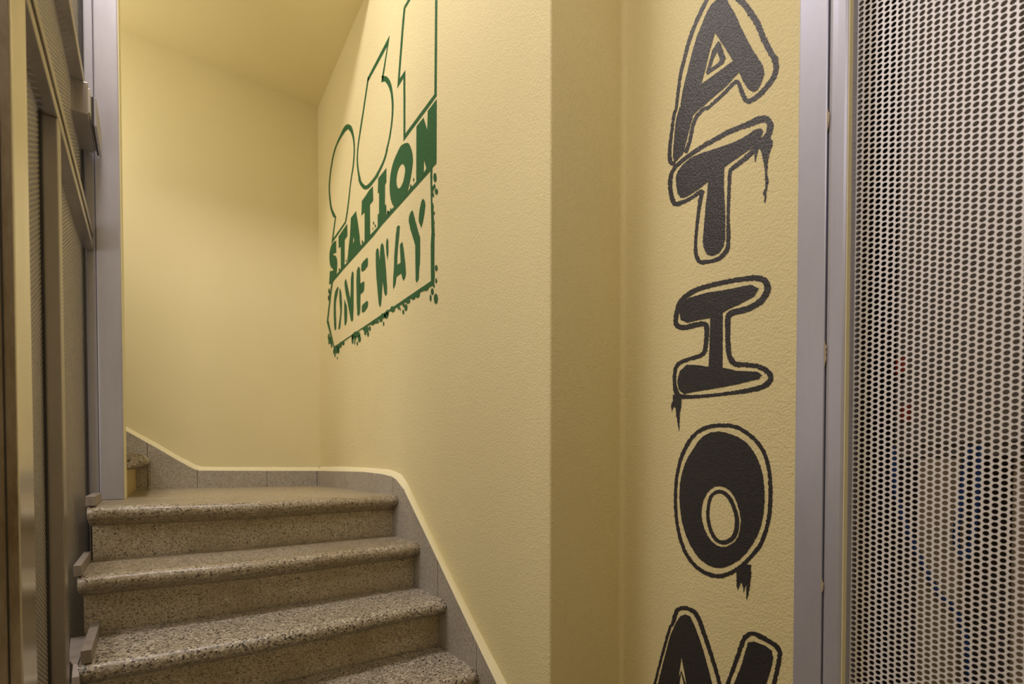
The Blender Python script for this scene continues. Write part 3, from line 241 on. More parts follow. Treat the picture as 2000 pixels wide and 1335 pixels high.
BLACK=[["letter","black spray-painted letter A",[[[6451,22136,6271,21727,6134,21338,6000,20992,5849,20623,5684,20266,5594,20059,5566,19877,5626,19726,5714,19624,5822,19644,5952,19826,6056,20052,6144,20296,6454,20167,6738,20129,7055,20064,7120,20066,7315,20015,7408,19764,7509,19463,7600,19222,7849,19107,7903,19288,7895,19467,7854,19892,7808,20211,7715,20438,7691,20433,7623,20811,7532,21072,7443,21329,7354,21582,7223,21879,7093,22055,6965,22247,6839,22340,6694,22342,6572,22312],[6750,21596,6645,21395,6291,20642,7103,20632,6997,20899,6873,21291]],[[6661,21354,6600,21270,6469,20830,6518,20734,6826,20750,6932,20739,6975,20828,6912,20977,6809,21247],[6684,21124,6615,20891,6651,20850,6848,20840,6786,21006]]],[[[7823,19145,7863,19168,7904,19192,7916,19204,7928,19242,7939,19314,7943,19409,7940,19523,7928,19655,7912,19797,7890,19963,7863,20139,7836,20280,7812,20351,7786,20392,7761,20468,7738,20609,7717,20779,7695,20931,7673,21048,7650,21148,7625,21242,7597,21328,7565,21408,7531,21495,7497,21598,7460,21707,7419,21810,7371,21907,7318,21999,7263,22085,7206,22162,7147,22233,7089,22300,7030,22367,6973,22430,6923,22476,6887,22499,6861,22505,6831,22502,6793,22492,6751,22472,6703,22442,6645,22403,6581,22354,6522,22302,6466,22241,6407,22170,6349,22097,6292,22025,6238,21955,6191,21887,6151,21821,6113,21749,6068,21662,6016,21562,5962,21455,5909,21347,5858,21235,5808,21119,5761,21004,5722,20890,5684,20769,5642,20643,5590,20508,5536,20374,5488,20256,5449,20164,5419,20093,5399,20036,5386,19982,5379,19931,5379,19880,5384,19829,5396,19780,5417,19738,5451,19703,5496,19671,5546,19641,5599,19609,5655,19579,5713,19558,5777,19549,5844,19547,5898,19554,5921,19562,5917,19560,5926,19574,5952,19620,5983,19687,6013,19758,6037,19835,6060,19922,6087,20001,6119,20068,6165,20135,6235,20181,6293,20181,6346,20160,6405,20137,6476,20114,6557,20088,6643,20063,6742,20038,6846,20015,6930,20004,6969,20012,7002,20034,7061,20046,7131,20033,7207,20007,7273,19966,7322,19910,7359,19842,7391,19765,7414,19673,7431,19575,7454,19485,7497,19400,7548,19319,7584,19263,7476,19170,7444,19230,7398,19317,7357,19410,7332,19505,7312,19602,7289,19687,7260,19758,7227,19819,7186,19868,7128,19905,7062,19931,7005,19944,6981,19940,6945,19919,6879,19908,6788,19921,6682,19945,6584,19970,6496,19995,6415,20020,6343,20042,6281,20061,6231,20076,6202,20075,6203,20074,6195,20060,6177,20018,6157,19954,6138,19870,6114,19782,6084,19699,6049,19617,6011,19546,5965,19488,5907,19446,5853,19430,5788,19423,5713,19425,5642,19436,5576,19457,5515,19486,5459,19517,5407,19547,5358,19581,5317,19623,5287,19673,5268,19730,5257,19789,5254,19851,5259,19919,5274,19995,5303,20076,5338,20155,5376,20243,5423,20357,5475,20487,5523,20613,5562,20730,5598,20849,5639,20972,5685,21095,5734,21215,5785,21333,5838,21448,5893,21560,5944,21661,5989,21749,6034,21835,6087,21923,6148,22014,6213,22100,6279,22181,6348,22261,6424,22339,6503,22413,6583,22477,6660,22531,6729,22572,6790,22602,6845,22620,6893,22627,6934,22627,6971,22616,7012,22590,7066,22543,7127,22482,7188,22415,7247,22347,7307,22273,7364,22192,7419,22103,7472,22007,7520,21906,7562,21799,7599,21689,7633,21585,7665,21496,7695,21413,7722,21323,7747,21225,7769,21121,7790,21000,7810,20845,7830,20673,7851,20534,7874,20465,7899,20424,7927,20347,7957,20204,7988,20028,8015,19863,8036,19721,8053,19589,8062,19473,8064,19374,8058,19287,8026,19195,7946,19109,7870,19066,7825,19045]]],None],["letter","black spray-painted letter T",[[[5652,18767,5581,18670,5598,18593,5703,18494,5847,18429,6089,18395,6281,18365,6478,18335,6487,18210,6492,17599,6495,17929,6467,17545,6448,17165,6444,16699,6482,16509,6603,16383,6790,16389,6918,16476,7006,16662,7029,16825,7000,17200,6960,17666,6929,17844,6900,18198,7105,18146,7282,18120,7533,18104,7674,18163,7759,18316,7796,18536,7810,18753,7751,18866,7610,18957,7402,19011,7112,18979,6604,18856,6207,18782,5924,18772,5778,18797]]],[[[8048,18761,8050,18655,8039,18539,8020,18424,7994,18305,7958,18180,7889,18061,7774,17985,7682,17972,7605,17969,7530,17961,7451,17959,7368,17961,7271,17971,7172,17986,7097,17994,7058,17995,7064,17999,7106,18049,7109,18051,7126,18023,7145,17972,7158,17897,7171,17806,7184,17710,7196,17613,7208,17512,7221,17411,7233,17311,7246,17210,7256,17110,7265,17011,7272,16913,7274,16818,7273,16723,7266,16629,7250,16542,7226,16464,7186,16387,7112,16315,7016,16271,6916,16248,6821,16232,6730,16219,6637,16211,6552,16218,6479,16243,6418,16282,6371,16329,6341,16378,6325,16437,6317,16519,6316,16646,6322,16797,6327,16931,6331,17025,6335,17103,6337,17192,6334,17306,6329,17432,6324,17554,6320,17667,6317,17776,6312,17878,6307,17978,6301,18070,6289,18134,6277,18154,6264,18155,6226,18162,6165,18177,6091,18192,6016,18208,5945,18225,5873,18242,5807,18263,5750,18289,5702,18316,5656,18340,5608,18357,5557,18374,5510,18395,5467,18419,5429,18448,5396,18486,5372,18533,5357,18588,5356,18656,5373,18736,5407,18823,5467,18914,5547,18983,5622,19023,5695,19050,5765,19063,5831,19065,5898,19070,5975,19083,6062,19100,6156,19117,6257,19134,6364,19150,6473,19161,6582,19167,6691,19168,6801,19169,6913,19173,7028,19178,7146,19179,7269,19172,7394,19160,7507,19146,7605,19132,7691,19116,7770,19094,7842,19070,7907,19039,7963,18993,8004,18928,8033,18850],[7912,18689,7914,18595,7905,18490,7887,18384,7858,18273,7822,18169,7793,18116,7781,18108,7724,18094,7647,18081,7573,18069,7499,18063,7422,18064,7330,18075,7233,18092,7156,18103,7107,18106,7056,18094,6994,18017,6997,17972,7012,17939,7027,17895,7045,17829,7066,17745,7085,17655,7102,17563,7118,17465,7132,17366,7147,17267,7161,17168,7172,17071,7178,16973,7182,16877,7180,16784,7175,16692,7165,16604,7147,16529,7122,16470,7097,16431,7070,16407,7014,16379,6930,16353,6842,16333,6758,16321,6678,16319,6612,16327,6557,16349,6509,16382,6471,16420,6447,16454,6431,16493,6421,16563,6418,16684,6423,16835,6426,16970,6425,17063,6423,17140,6420,17229,6418,17345,6415,17472,6412,17596,6408,17710,6403,17819,6399,17922,6397,18025,6395,18123,6386,18201,6365,18247,6332,18264,6294,18274,6233,18291,6157,18308,6084,18325,6014,18343,5946,18362,5886,18383,5838,18410,5795,18441,5749,18472,5700,18498,5655,18521,5614,18545,5577,18568,5544,18590,5521,18616,5504,18648,5495,18684,5496,18717,5508,18758,5528,18803,5542,18823,5559,18834,5599,18853,5649,18873,5702,18887,5766,18897,5843,18911,5928,18933,6017,18958,6109,18980,6208,18999,6312,19015,6416,19028,6521,19035,6629,19038,6741,19041,6853,19046,6966,19051,7080,19052,7200,19047,7323,19038,7436,19027,7531,19014,7613,18999,7687,18979,7754,18957,7811,18931,7853,18893,7884,18838,7903,18769]]],[[[5775,18479,5650,18552,5475,18526,5371,18349,5387,18221,5437,18111,5470,17956,5485,17722,5449,17532,5499,17332,5506,17162,5494,17237,5522,17090,5545,17104,5541,17241,5572,17324,5525,17407,5518,17559,5527,17570,5538,17817,5575,18026,5612,18219,5666,18352,5710,18217,5744,18073,5772,18161,5764,18316]]]],["letter","black spray-painted letter I",[[[5837,15427,5643,15281,5740,15143,6090,15055,6384,15007,6494,14965,6488,14359,6490,13698,6143,13561,5663,13469,5546,13369,5630,13297,6140,13246,6835,13225,7288,13216,7525,13193,7688,13336,7731,13570,7651,13803,7450,13926,7139,13863,6847,13774,6827,14431,6813,14928,7147,14954,7458,14971,7640,15092,7682,15311,7623,15504,7384,15576,6928,15563,6361,15478]]],[[[7672,15295,7645,15375,7610,15441,7559,15497,7479,15549,7378,15596,7270,15630,7159,15647,7039,15652,6910,15650,6776,15643,6637,15630,6487,15613,6318,15593,6144,15569,5989,15542,5858,15514,5746,15484,5659,15450,5600,15414,5564,15380,5544,15348,5529,15308,5522,15258,5529,15209,5557,15156,5604,15099,5662,15052,5736,15021,5828,14998,5922,14983,6017,14979,6118,14984,6209,14984,6280,14982,6353,14972,6414,14915,6436,14821,6435,14711,6432,14603,6430,14498,6425,14387,6419,14277,6414,14164,6407,14046,6385,13934,6344,13833,6287,13742,6208,13668,6116,13631,6032,13625,5950,13614,5850,13589,5741,13557,5648,13521,5573,13476,5508,13426,5462,13380,5435,13340,5422,13307,5422,13284,5442,13253,5485,13216,5538,13185,5597,13165,5672,13152,5764,13141,5870,13131,5991,13124,6146,13120,6350,13115,6592,13111,6838,13116,7096,13132,7358,13158,7560,13190,7648,13222,7659,13241,7680,13287,7716,13369,7744,13471,7760,13576,7761,13678,7749,13776,7727,13855,7704,13904,7676,13934,7623,13959,7525,13980,7398,13994,7276,14008,7162,14018,7046,14029,6945,14072,6889,14161,6869,14265,6856,14365,6844,14468,6838,14577,6840,14668,6845,14736,6865,14805,6931,14873,7017,14905,7103,14915,7200,14922,7327,14927,7468,14931,7579,14945,7645,14968,7683,14991,7703,15020,7711,15093,7697,15196],[7817,15360,7791,15451,7754,15539,7688,15617,7589,15680,7470,15730,7344,15764,7215,15779,7083,15780,6948,15775,6808,15766,6664,15752,6513,15734,6343,15714,6166,15690,6006,15664,5870,15637,5748,15607,5642,15570,5554,15523,5480,15463,5423,15388,5389,15302,5378,15212,5392,15126,5433,15050,5493,14980,5569,14922,5661,14882,5764,14855,5868,14837,5976,14831,6080,14834,6166,14833,6231,14833,6263,14832,6277,14824,6292,14770,6299,14676,6302,14572,6304,14470,6302,14364,6296,14257,6288,14145,6276,14037,6255,13946,6223,13871,6184,13809,6146,13768,6105,13749,6036,13737,5946,13719,5840,13691,5725,13659,5617,13620,5524,13569,5443,13512,5378,13451,5332,13384,5305,13309,5309,13232,5347,13167,5406,13113,5476,13072,5555,13048,5642,13037,5740,13030,5849,13025,5975,13024,6131,13024,6337,13026,6581,13029,6830,13036,7090,13047,7355,13063,7570,13087,7700,13123,7778,13185,7819,13259,7851,13359,7864,13476,7868,13588,7868,13698,7860,13808,7839,13900,7807,13967,7758,14017,7681,14054,7568,14080,7436,14096,7313,14112,7198,14123,7098,14133,7036,14159,7006,14215,6991,14304,6981,14403,6971,14504,6968,14607,6972,14692,6981,14747,6987,14765,6986,14763,7013,14772,7079,14781,7170,14789,7292,14793,7439,14795,7576,14813,7688,14853,7784,14920,7846,15018,7859,15133,7842,15253]]],[[[7862,13234,7605,13168,7595,12923,7643,12752,7649,12507,7660,12269,7702,12441,7758,12692,7767,12870,7830,12911,7892,12782,7906,12955,7852,13091]]]],["letter","black spray-painted letter O",[[[6593,12204,6411,12175,6233,12111,6053,12024,5890,11908,5759,11756,5653,11580,5571,11389,5513,11173,5479,10912,5471,10634,5491,10354,5538,10087,5613,9864,5718,9656,5861,9438,6035,9239,6243,9083,6461,8978,6654,8954,6835,8990,7009,9074,7174,9215,7333,9429,7470,9693,7566,9989,7625,10305,7647,10625,7630,10934,7571,11212,7483,11456,7376,11646,7251,11811,7121,11986,6971,12127,6786,12191],[6530,10911,6397,10881,6272,10804,6172,10671,6095,10505,6039,10325,6013,10135,6030,9933,6078,9752,6154,9637,6251,9560,6367,9499,6491,9475,6614,9503,6731,9576,6838,9699,6925,9853,6984,10020,7011,10197,7002,10378,6958,10552,6875,10711,6769,10834,6653,10897]],[[6552,10740,6491,10731,6422,10698,6359,10649,6305,10579,6256,10487,6215,10387,6182,10285,6159,10178,6150,10075,6158,9972,6180,9870,6214,9788,6266,9726,6334,9676,6399,9646,6461,9636,6528,9643,6591,9674,6648,9738,6700,9832,6742,9934,6772,10037,6791,10147,6797,10262,6788,10390,6765,10520,6728,10620,6676,10684,6613,10724],[6557,10827,6460,10818,6366,10778,6284,10716,6218,10631,6165,10529,6121,10424,6084,10316,6055,10202,6042,10086,6050,9967,6076,9849,6121,9743,6193,9655,6283,9586,6379,9544,6477,9534,6573,9554,6659,9604,6730,9684,6789,9788,6835,9899,6865,10013,6882,10134,6884,10258,6873,10394,6848,10534,6806,10653,6738,10740,6652,10799]]],[[[6464,12292,6339,12279,6222,12256,6106,12212,5978,12137,5848,12040,5735,11938,5646,11835,5573,11726,5513,11606,5469,11471,5437,11323,5414,11169,5398,11011,5391,10848,5392,10684,5398,10520,5412,10356,5435,10195,5468,10037,5511,9882,5563,9741,5625,9621,5700,9511,5784,9401,5877,9286,5977,9173,6085,9072,6209,8980,6344,8898,6470,8840,6578,8813,6680,8809,6787,8821,6904,8844,7022,8884,7136,8948,7247,9039,7353,9156,7448,9298,7530,9475,7600,9681,7653,9890,7688,10094,7706,10302,7712,10510,7709,10723,7695,10936,7668,11136,7632,11318,7583,11486,7518,11646,7433,11807,7331,11960,7224,12083,7113,12170,6995,12231,6871,12273,6739,12295,6600,12300],[6464,12389,6331,12374,6199,12346,6066,12294,5927,12212,5790,12109,5670,11999,5574,11887,5495,11768,5431,11638,5383,11493,5350,11338,5326,11180,5311,11019,5304,10852,5304,10686,5310,10519,5324,10351,5348,10187,5382,10023,5425,9862,5481,9713,5548,9581,5627,9464,5713,9351,5807,9232,5912,9113,6029,9003,6162,8903,6307,8814,6449,8748,6580,8714,6703,8707,6825,8720,6952,8749,7082,8797,7207,8870,7328,8969,7444,9094,7546,9247,7630,9436,7698,9650,7750,9866,7785,10078,7804,10291,7811,10505,7808,10722,7792,10941,7766,11147,7731,11336,7685,11512,7619,11683,7531,11853,7424,12016,7307,12151,7182,12250,7048,12321,6908,12369,6759,12394,6607,12397]]],[[[6121,9020,5892,9169,5762,9172,5757,8973,5777,8752,5794,8603,5851,8349,5867,8423,5869,8697,5910,8597,5928,8498,5944,8627,5993,8746,6036,8608,6068,8524,6098,8652,6099,8837]]]],["letter","black spray-painted letter N",[[[7458,7633,7303,7629,7171,7412,6955,6940,6785,6448,6629,5976,6478,5726,6193,6200,5976,6813,5819,7407,5679,7466,5439,7451,5281,7381,5254,7222,5301,6955,5414,6560,5559,5749,5777,4780,6140,4421,6626,4455,7002,4943,7264,5411,7389,5831,7551,6502,7671,5687,7875,4762,8060,3656,8691,3239,8643,4008,8319,5405,8078,6313,7891,6978,7729,7343,7593,7556]],[[7676,5400,7612,5782,7555,6114,7479,5829,7367,5517,7295,5563,7410,5871,7555,6177,7685,5768,7754,5381]]],[[[8751,3098,8716,3465,8665,3979,8605,4445,8534,4796,8454,5101,8381,5374,8319,5611,8263,5816,8207,6015,8151,6216,8095,6410,8038,6601,7978,6804,7919,7002,7869,7152,7836,7217,7810,7240,7775,7294,7742,7381,7712,7475,7681,7555,7655,7617,7632,7663,7609,7689,7563,7712,7496,7730,7425,7739,7358,7740,7293,7730,7238,7708,7193,7672,7150,7620,7102,7542,7047,7431,6987,7295,6928,7158,6870,7028,6813,6897,6756,6761,6697,6609,6639,6451,6592,6316,6561,6213,6540,6130,6520,6065,6501,6019,6479,5987,6435,5974,6380,5998,6336,6043,6302,6102,6278,6167,6257,6244,6224,6354,6168,6523,6101,6727,6038,6918,5985,7086,5936,7241,5893,7364,5858,7444,5831,7491,5803,7525,5774,7552,5747,7568,5707,7578,5648,7578,5575,7567,5497,7550,5411,7529,5324,7502,5255,7473,5212,7448,5187,7424,5172,7388,5168,7330,5175,7250,5189,7152,5210,7033,5237,6898,5265,6760,5288,6639,5311,6519,5344,6361,5388,6146,5443,5892,5505,5614,5585,5272,5674,4903,5739,4638,5637,4661,5574,4923,5486,5291,5407,5631,5345,5908,5292,6161,5248,6374,5216,6532,5193,6653,5170,6772,5142,6908,5113,7044,5092,7166,5077,7268,5069,7358,5075,7438,5100,7500,5140,7541,5194,7574,5271,7605,5363,7632,5451,7654,5532,7672,5612,7686,5688,7688,5758,7673,5820,7640,5874,7593,5919,7537,5958,7469,5997,7376,6040,7245,6086,7087,6137,6919,6197,6727,6263,6522,6317,6351,6350,6237,6370,6162,6388,6112,6406,6079,6416,6069,6408,6072,6400,6071,6407,6087,6422,6127,6440,6188,6461,6271,6493,6376,6541,6512,6599,6669,6656,6822,6711,6960,6765,7092,6819,7223,6874,7361,6930,7499,6986,7616,7037,7702,7088,7766,7152,7814,7232,7844,7319,7854,7404,7852,7491,7840,7584,7815,7671,7771,7736,7705,7775,7635,7804,7562,7830,7473,7850,7379,7870,7303,7886,7272,7915,7238,7953,7156,8004,7000,8063,6799,8122,6595,8178,6403,8233,6207,8289,6005,8344,5805,8398,5598,8459,5360,8533,5086,8614,4777,8688,4420,8750,3948,8804,3429,8842,3059]]],None]]
SKIRT={"right_top":[[3.1241,1.1135],[2.629,1.1137],[2.3242,1.1134],[2.0852,1.1062],[1.9657,1.0967],[1.9155,1.0848],[1.8363,1.0455],[1.6014,0.8581],[1.4114,0.703],[1.2907,0.6051],[1.1674,0.5077]],"right_up":[[3.2241,1.1388],[2.7133,1.1383],[2.3988,1.1343],[2.2736,1.1307],[2.089,1.1264],[1.9939,1.1202],[1.9217,1.1035],[1.8741,1.0811],[1.5943,0.8456],[1.3546,0.655],[1.1514,0.5071]],"back_top":[[-0.1763,1.3305],[-0.052,1.2467],[0.0592,1.1689],[0.1287,1.1242],[0.1525,1.1171],[0.4858,1.1142],[0.7889,1.1129]],"back_up":[[-0.1775,1.3533],[-0.0521,1.2722],[0.0645,1.1916],[0.1395,1.1469],[0.1781,1.137],[0.4898,1.1355],[0.7952,1.1355]]}

RIS = [1.957, 1.747, 1.537, 1.327, 1.117, 0.907]
TOP = [1.02 - 0.17 * k for k in range(6)]
SX0, SX1 = -0.192, 0.775
stairs = empty('staircase', (0.3, 1.5, 0), 'worn speckled terrazzo steps with rounded nosings climbing beside the cream wall', 'stairs')
def step_profile(yr, zt, depth):
    # tread slab with rounded nosing; y grows away from the viewer
    p = [(yr + depth, zt), (yr - 0.030, zt)]
    p += [(yr - 0.040, zt - 0.0008), (yr - 0.050, zt - 0.004), (yr - 0.058, zt - 0.010), (yr - 0.0625, zt - 0.019), (yr - 0.062, zt - 0.028), (yr - 0.057, zt - 0.036), (yr - 0.047, zt - 0.0415)]
    p += [(yr - 0.036, zt - 0.043), (yr - 0.036, zt - 0.047), (yr - 0.030, zt - 0.049), (yr - 0.020, zt - 0.053), (yr - 0.010, zt - 0.058), (yr, zt - 0.064), (yr + depth, zt - 0.064)]
    return p
def wavy(o, seed, z_amt=0.003):
    # worn, slightly hollowed stone: dip in the middle of the tread edge, uneven nosing
    rnd = random.Random(seed); ph = [rnd.uniform(0, 6.28) for _ in range(4)]
    ymax = max(v.co.y for v in o.data.vertices)
    for v in o.data.vertices:
        x = v.co.x
        d = math.exp(-((x - 0.25) / 0.28) ** 2)
        if v.co.y > ymax - 0.1: continue
        v.co.z -= 0.004 * d
        v.co.y -= 0.012 * d
        v.co.y += 0.0015 * math.sin(23 * x + ph[0]) + 0.001 * math.sin(51 * x + ph[1])
def sweep_x(name, prof, x0, x1, n, m, parent, seed=None, endround=0.0):
    bm = bmesh.new(); rows = []
    xs = [x0 + (x1 - x0) * i / n for i in range(n + 1)]
    for i, x in enumerate(xs):
        rows.append([bm.verts.new((x, p[0], p[1])) for p in prof])
    k = len(prof)
    for i in range(n):
        for j in range(k): bm.faces.new((rows[i][j], rows[i][(j + 1) % k], rows[i + 1][(j + 1) % k], rows[i + 1][j]))
    bm.faces.new(rows[0]); bm.faces.new(rows[-1])
    o = finish(bm, name, m, parent)
    if seed is not None: wavy(o, seed)
    for p in o.data.polygons: p.use_smooth = len(p.vertices) == 4 and p.area < 0.0012
    return o
def child(o, parent):
    o.parent = parent; o.matrix_parent_inverse = parent.matrix_world.inverted(); return o
bpy.context.view_layer.update()
for k in range(6):
    yr, zt = RIS[k], TOP[k]
    x0 = SX0 if k < 2 else SX0 + 0.022
    depth = 0.207 if k else 0.60
    if k == 0: depth = 0.255
    st = sweep_x('step', step_profile(yr, zt, depth), x0, SX1, 40, M_STEP if k < 2 else M_STEP_GREY, None, k)
    child(st, stairs)
    rs = prism('riser', [(yr, zt - 0.064), (yr + 0.03, zt - 0.064), (yr + 0.03, zt - 0.172), (yr + 0.004, zt - 0.172)], 'x', x0 + 0.006, SX1, M_RISER, None)
    child(rs, st)
# landing slab behind the first nosing, then the flight that turns left
lp = box('landing_slab', -0.214, SX1, 2.2125, 3.204, 0.95, 1.0200, M_STEP); child(lp, stairs)
zs = [1.19, 1.36, 1.53]
for i, z in enumerate(zs):
    xr = -0.128 - 0.215 * i
    pr = [(-(p[0]) , p[1]) for p in step_profile(0, z, 0.26)]
    pr = [(xr + q[0], q[1]) for q in pr]
    st = prism('step', pr, 'y', 2.345, 3.205, M_STEP, None, True); child(st, stairs)
    rs = prism('riser', [(xr, z - 0.064), (xr - 0.03, z - 0.064), (xr - 0.03, z - 0.172), (xr, z - 0.172)], 'y', 2.35, 3.205, M_BROWN, None); child(rs, st)

# skirting stones and the sloping plaster ledge on them
def interp(pts, t):
    for (a, za), (b, zb) in zip(pts, pts[1:]):
        if (a - t) * (b - t) <= 0 and a != b: return za + (zb - za) * (t - a) / (b - a)
    return pts[-1][1] if abs(t - pts[-1][0]) < abs(t - pts[0][0]) else pts[0][1]
rt = [(3.205, 1.1135)] + [tuple(p) for p in SKIRT['right_top']] + [(0.97, 0.345)]
ru = [(3.23, 1.1385)] + [tuple(p) for p in SKIRT['right_up'][1:]] + [(0.957, 0.345)]
def skirt_panels(owner, pts, joints, lower, axis, c0, c1):
    for a, b in zip(joints, joints[1:]):
        g = 0.0012; lo, hi = sorted((a, b)); lo += g; hi -= g
        ts = sorted({lo, hi} | {p[0] for p in pts if lo < p[0] < hi})
        prof = [(t, interp(pts, t)) for t in ts] + [(hi, lower(hi)), (lo, lower(lo))]
        child(prism('skirting_stone', prof, axis, c0 + random.uniform(-0.0008, 0.0008), c0 + 0.008, M_SKIRT, None), owner)
def stair_low(y):
    return max(-0.0, min(0.96, 0.96 - 0.81 * (1.957 - y))) - 0.17 if y < 1.957 else 0.96
sk = empty('trim_1', (WX, 2, 0), 'grey terrazzo skirting stepping down along the right wall', None); sk['kind'] = 'structure'
sb = empty('trim_2', (0.3, YB, 1), 'grey terrazzo skirting along the back wall, rising to the left', None); sb['kind'] = 'structure'
bpy.context.view_layer.update()
skirt_panels(sk, rt, [3.204, 2.62, 1.949, 1.742, 1.5414, 1.28, 1.06, 0.97], stair_low, 'x', 0.775, WX + 0.002)
bt = [tuple(p) for p in SKIRT['back_top']]; bt[-1] = (0.775, bt[-1][1])
bt = [(-0.62, bt[0][1] + 0.66 * 0.44)] + bt
bu = [tuple(p) for p in SKIRT['back_up']]; bu[-1] = (WX, 1.1355)
bu = [(-0.62, bu[0][1] + 0.66 * 0.44)] + bu
skirt_panels(sb, bt, [-0.60, -0.30, -0.079, 0.1407, 0.49, 0.774], lambda x: 1.0 if x > -0.12 else 1.02, 'y', 3.205, YB + 0.002)
def ledge(lo, up, f, g, t0, t1, owner, n=70):
    vs_ = []; fs = []
    rnd = random.Random(3)
    for i in range(n + 1):
        t = t0 + (t1 - t0) * i / n
        zl, zu = interp(lo, t), interp(up, t)
        e = rnd.uniform(-0.0012, 0.0012)
        for s in range(4):
            q = s / 3 * 1.04; bulge = 0.004 * math.sin(PI * min(q, 1))
            vs_.append(g(f(t, q), zl + (zu - zl) * q + bulge + e * q, q))
    k = 4
    for i in range(n):
        for s in range(k - 1):
            a = i * k + s; fs.append((a, a + 1, a + k + 1, a + k))
    return child(mesh('plaster_ledge', vs_, fs, M_LEDGE, None, True), owner)
ledge(rt, ru, lambda t, q: t, lambda t, z, q: (0.775 + (WX - 0.775) * q, t, z), 3.215, 0.958, sk)
ledge(bt, bu, lambda t, q: t, lambda t, z, q: (t, 3.205 + (YB - 3.205) * q, z), -0.6, 0.787, sb)

# ------------------------------------------------------------------ painted lettering
def winding(Q, c):
    """1 when the point lies inside the contour (non-zero rule), else 0"""
    wn = 0; px, py = c.x, c.y; ax, ay = Q[-1].x, Q[-1].y
    for q in Q:
        bx, by = q.x, q.y
        if ay <= py:
            if by > py and (bx - ax) * (py - ay) - (px - ax) * (by - ay) > 0: wn += 1
        elif by <= py and (bx - ax) * (py - ay) - (px - ax) * (by - ay) < 0: wn -= 1
        ax, ay = bx, by
    return 1 if wn else 0
def paint_mesh(name, shapes, m, parent, x, off, jit=0.0003, step=0.004, label=None):
    rnd = random.Random(len(shapes) * 13 + len(name)); V = []; Fc = []
    for sh in shapes:
        co = []; ed = []; cts = []
        for flat_ in sh:
            P = [Vector((flat_[i] * 1e-4, flat_[i + 1] * 1e-4)) for i in range(0, len(flat_), 2)]
            Q = []
            for a, b in zip(P, P[1:] + P[:1]):
                L = (b - a).length; k = max(1, int(L / step))
                for j in range(k):
                    q = a + (b - a) * (j / k)
                    Q.append(q + Vector((rnd.gauss(0, jit), rnd.gauss(0, jit))))
            cts.append(Q); s = len(co); co += Q; ed += [(s + i, s + (i + 1) % len(Q)) for i in range(len(Q))]
        ov, _, of, _, _, _ = delaunay_2d_cdt(co, ed, [], 0, 1e-6)
        s = len(V); V += [(x - off, v.x, v.y) for v in ov]
        for f in of:
            c = (ov[f[0]] + ov[f[1]] + ov[f[2]]) / 3
            if sum(winding(ct, c) for ct in cts) % 2: Fc.append(tuple(s + i for i in f))
    # give the paint film its own small thickness
    o = mesh(name, V, Fc, m, None)
    child(o, parent)
    if label: o['label'] = label
    return o
gm = empty('green_mural', (WX, 2.3, 1.5), 'green stencil reading 961 STATION ONE WAY on the cream stair wall', 'mural')
km = empty('black_lettering', (WC, 0.7, 0.5), 'black spray-paint letters A T I O N running down the wall beside the mesh door', 'mural')
bpy.context.view_layer.update()
for i, (n, lab, shapes) in enumerate(GREEN):
    o = paint_mesh(n, shapes, M_GREEN, gm, WX, 0.0006 + 0.00005 * i, 0.00025, 0.006, lab)
    if n == 'spatter': o['kind'] = 'stuff'
for i, (n, lab, a, b, c) in enumerate(BLACK):
    L = paint_mesh(n, a, M_BLACK, km, WC, 0.0007, 0.00035, 0.003, lab)
    paint_mesh('outline', b, M_BLACK, L, WC, 0.0005, 0.0006, 0.0025)
    if c: paint_mesh('drip', c, M_BLACK, L, WC, 0.0009, 0.0005, 0.0025)

# ------------------------------------------------------------------ perforated sheets
def perforated(name, m, parent, x, y0, y1, z0, z1, p, r, n, rim, facing=-1, phase=0.0):
    """sheet with staggered round holes in the plane x=const; rim>0 adds the thickness of the sheet"""
    nc = max(1, int(round((y1 - y0) / p))); nr = max(1, int(round((z1 - z0) / p)))
    dy = (y1 - y0) / nc; dz = (z1 - z0) / nr
    # outer ring of a unit cell with n points, matched to the hole's n points
    outer = []; inner = []
    for i in range(n):
        a = 2 * PI * i / n + PI / 4
        c, s = math.cos(a), math.sin(a); k = 0.5 / max(abs(c), abs(s))
        outer.append((c * k * dy, s * k * dz)); inner.append((c * r, s * r))
    V = []; Fc = []
    for i in range(nc):
        cy = y0 + (i + 0.5) * dy; sh = 0.5 * (i % 2)
        for j in range(nr):
            cz = z0 + (j + 0.5 + sh) * dz
            b = len(V)
            V += [(x, cy + a, cz + c) for a, c in outer]
            V += [(x, cy + a, cz + c) for a, c in inner]
            if rim: V += [(x - facing * rim, cy + a, cz + c) for a, c in inner]
            for q in range(n):
                q2 = (q + 1) % n
                Fc.append((b + q, b + n + q, b + n + q2, b + q2))
                if rim: Fc.append((b + n + q, b + 2 * n + q, b + 2 * n + q2, b + n + q2))
    me = bpy.data.meshes.new(name); me.from_pydata(V, [], Fc); me.update()
    return link(name, me, m, parent)

# ------------------------------------------------------------------ right-hand mesh door
door = empty('mesh_door', (WC, 0.0, 0), 'silver perforated steel door in a metal frame beside the black letters', 'door')
bpy.context.view_layer.update()
DZ = 2.75
jb = box('frame_post', WC - 0.004, WC + 0.05, 0.4305, 0.4835, 0.0, DZ, M_FRAME, None, 0.002); child(jb, door)
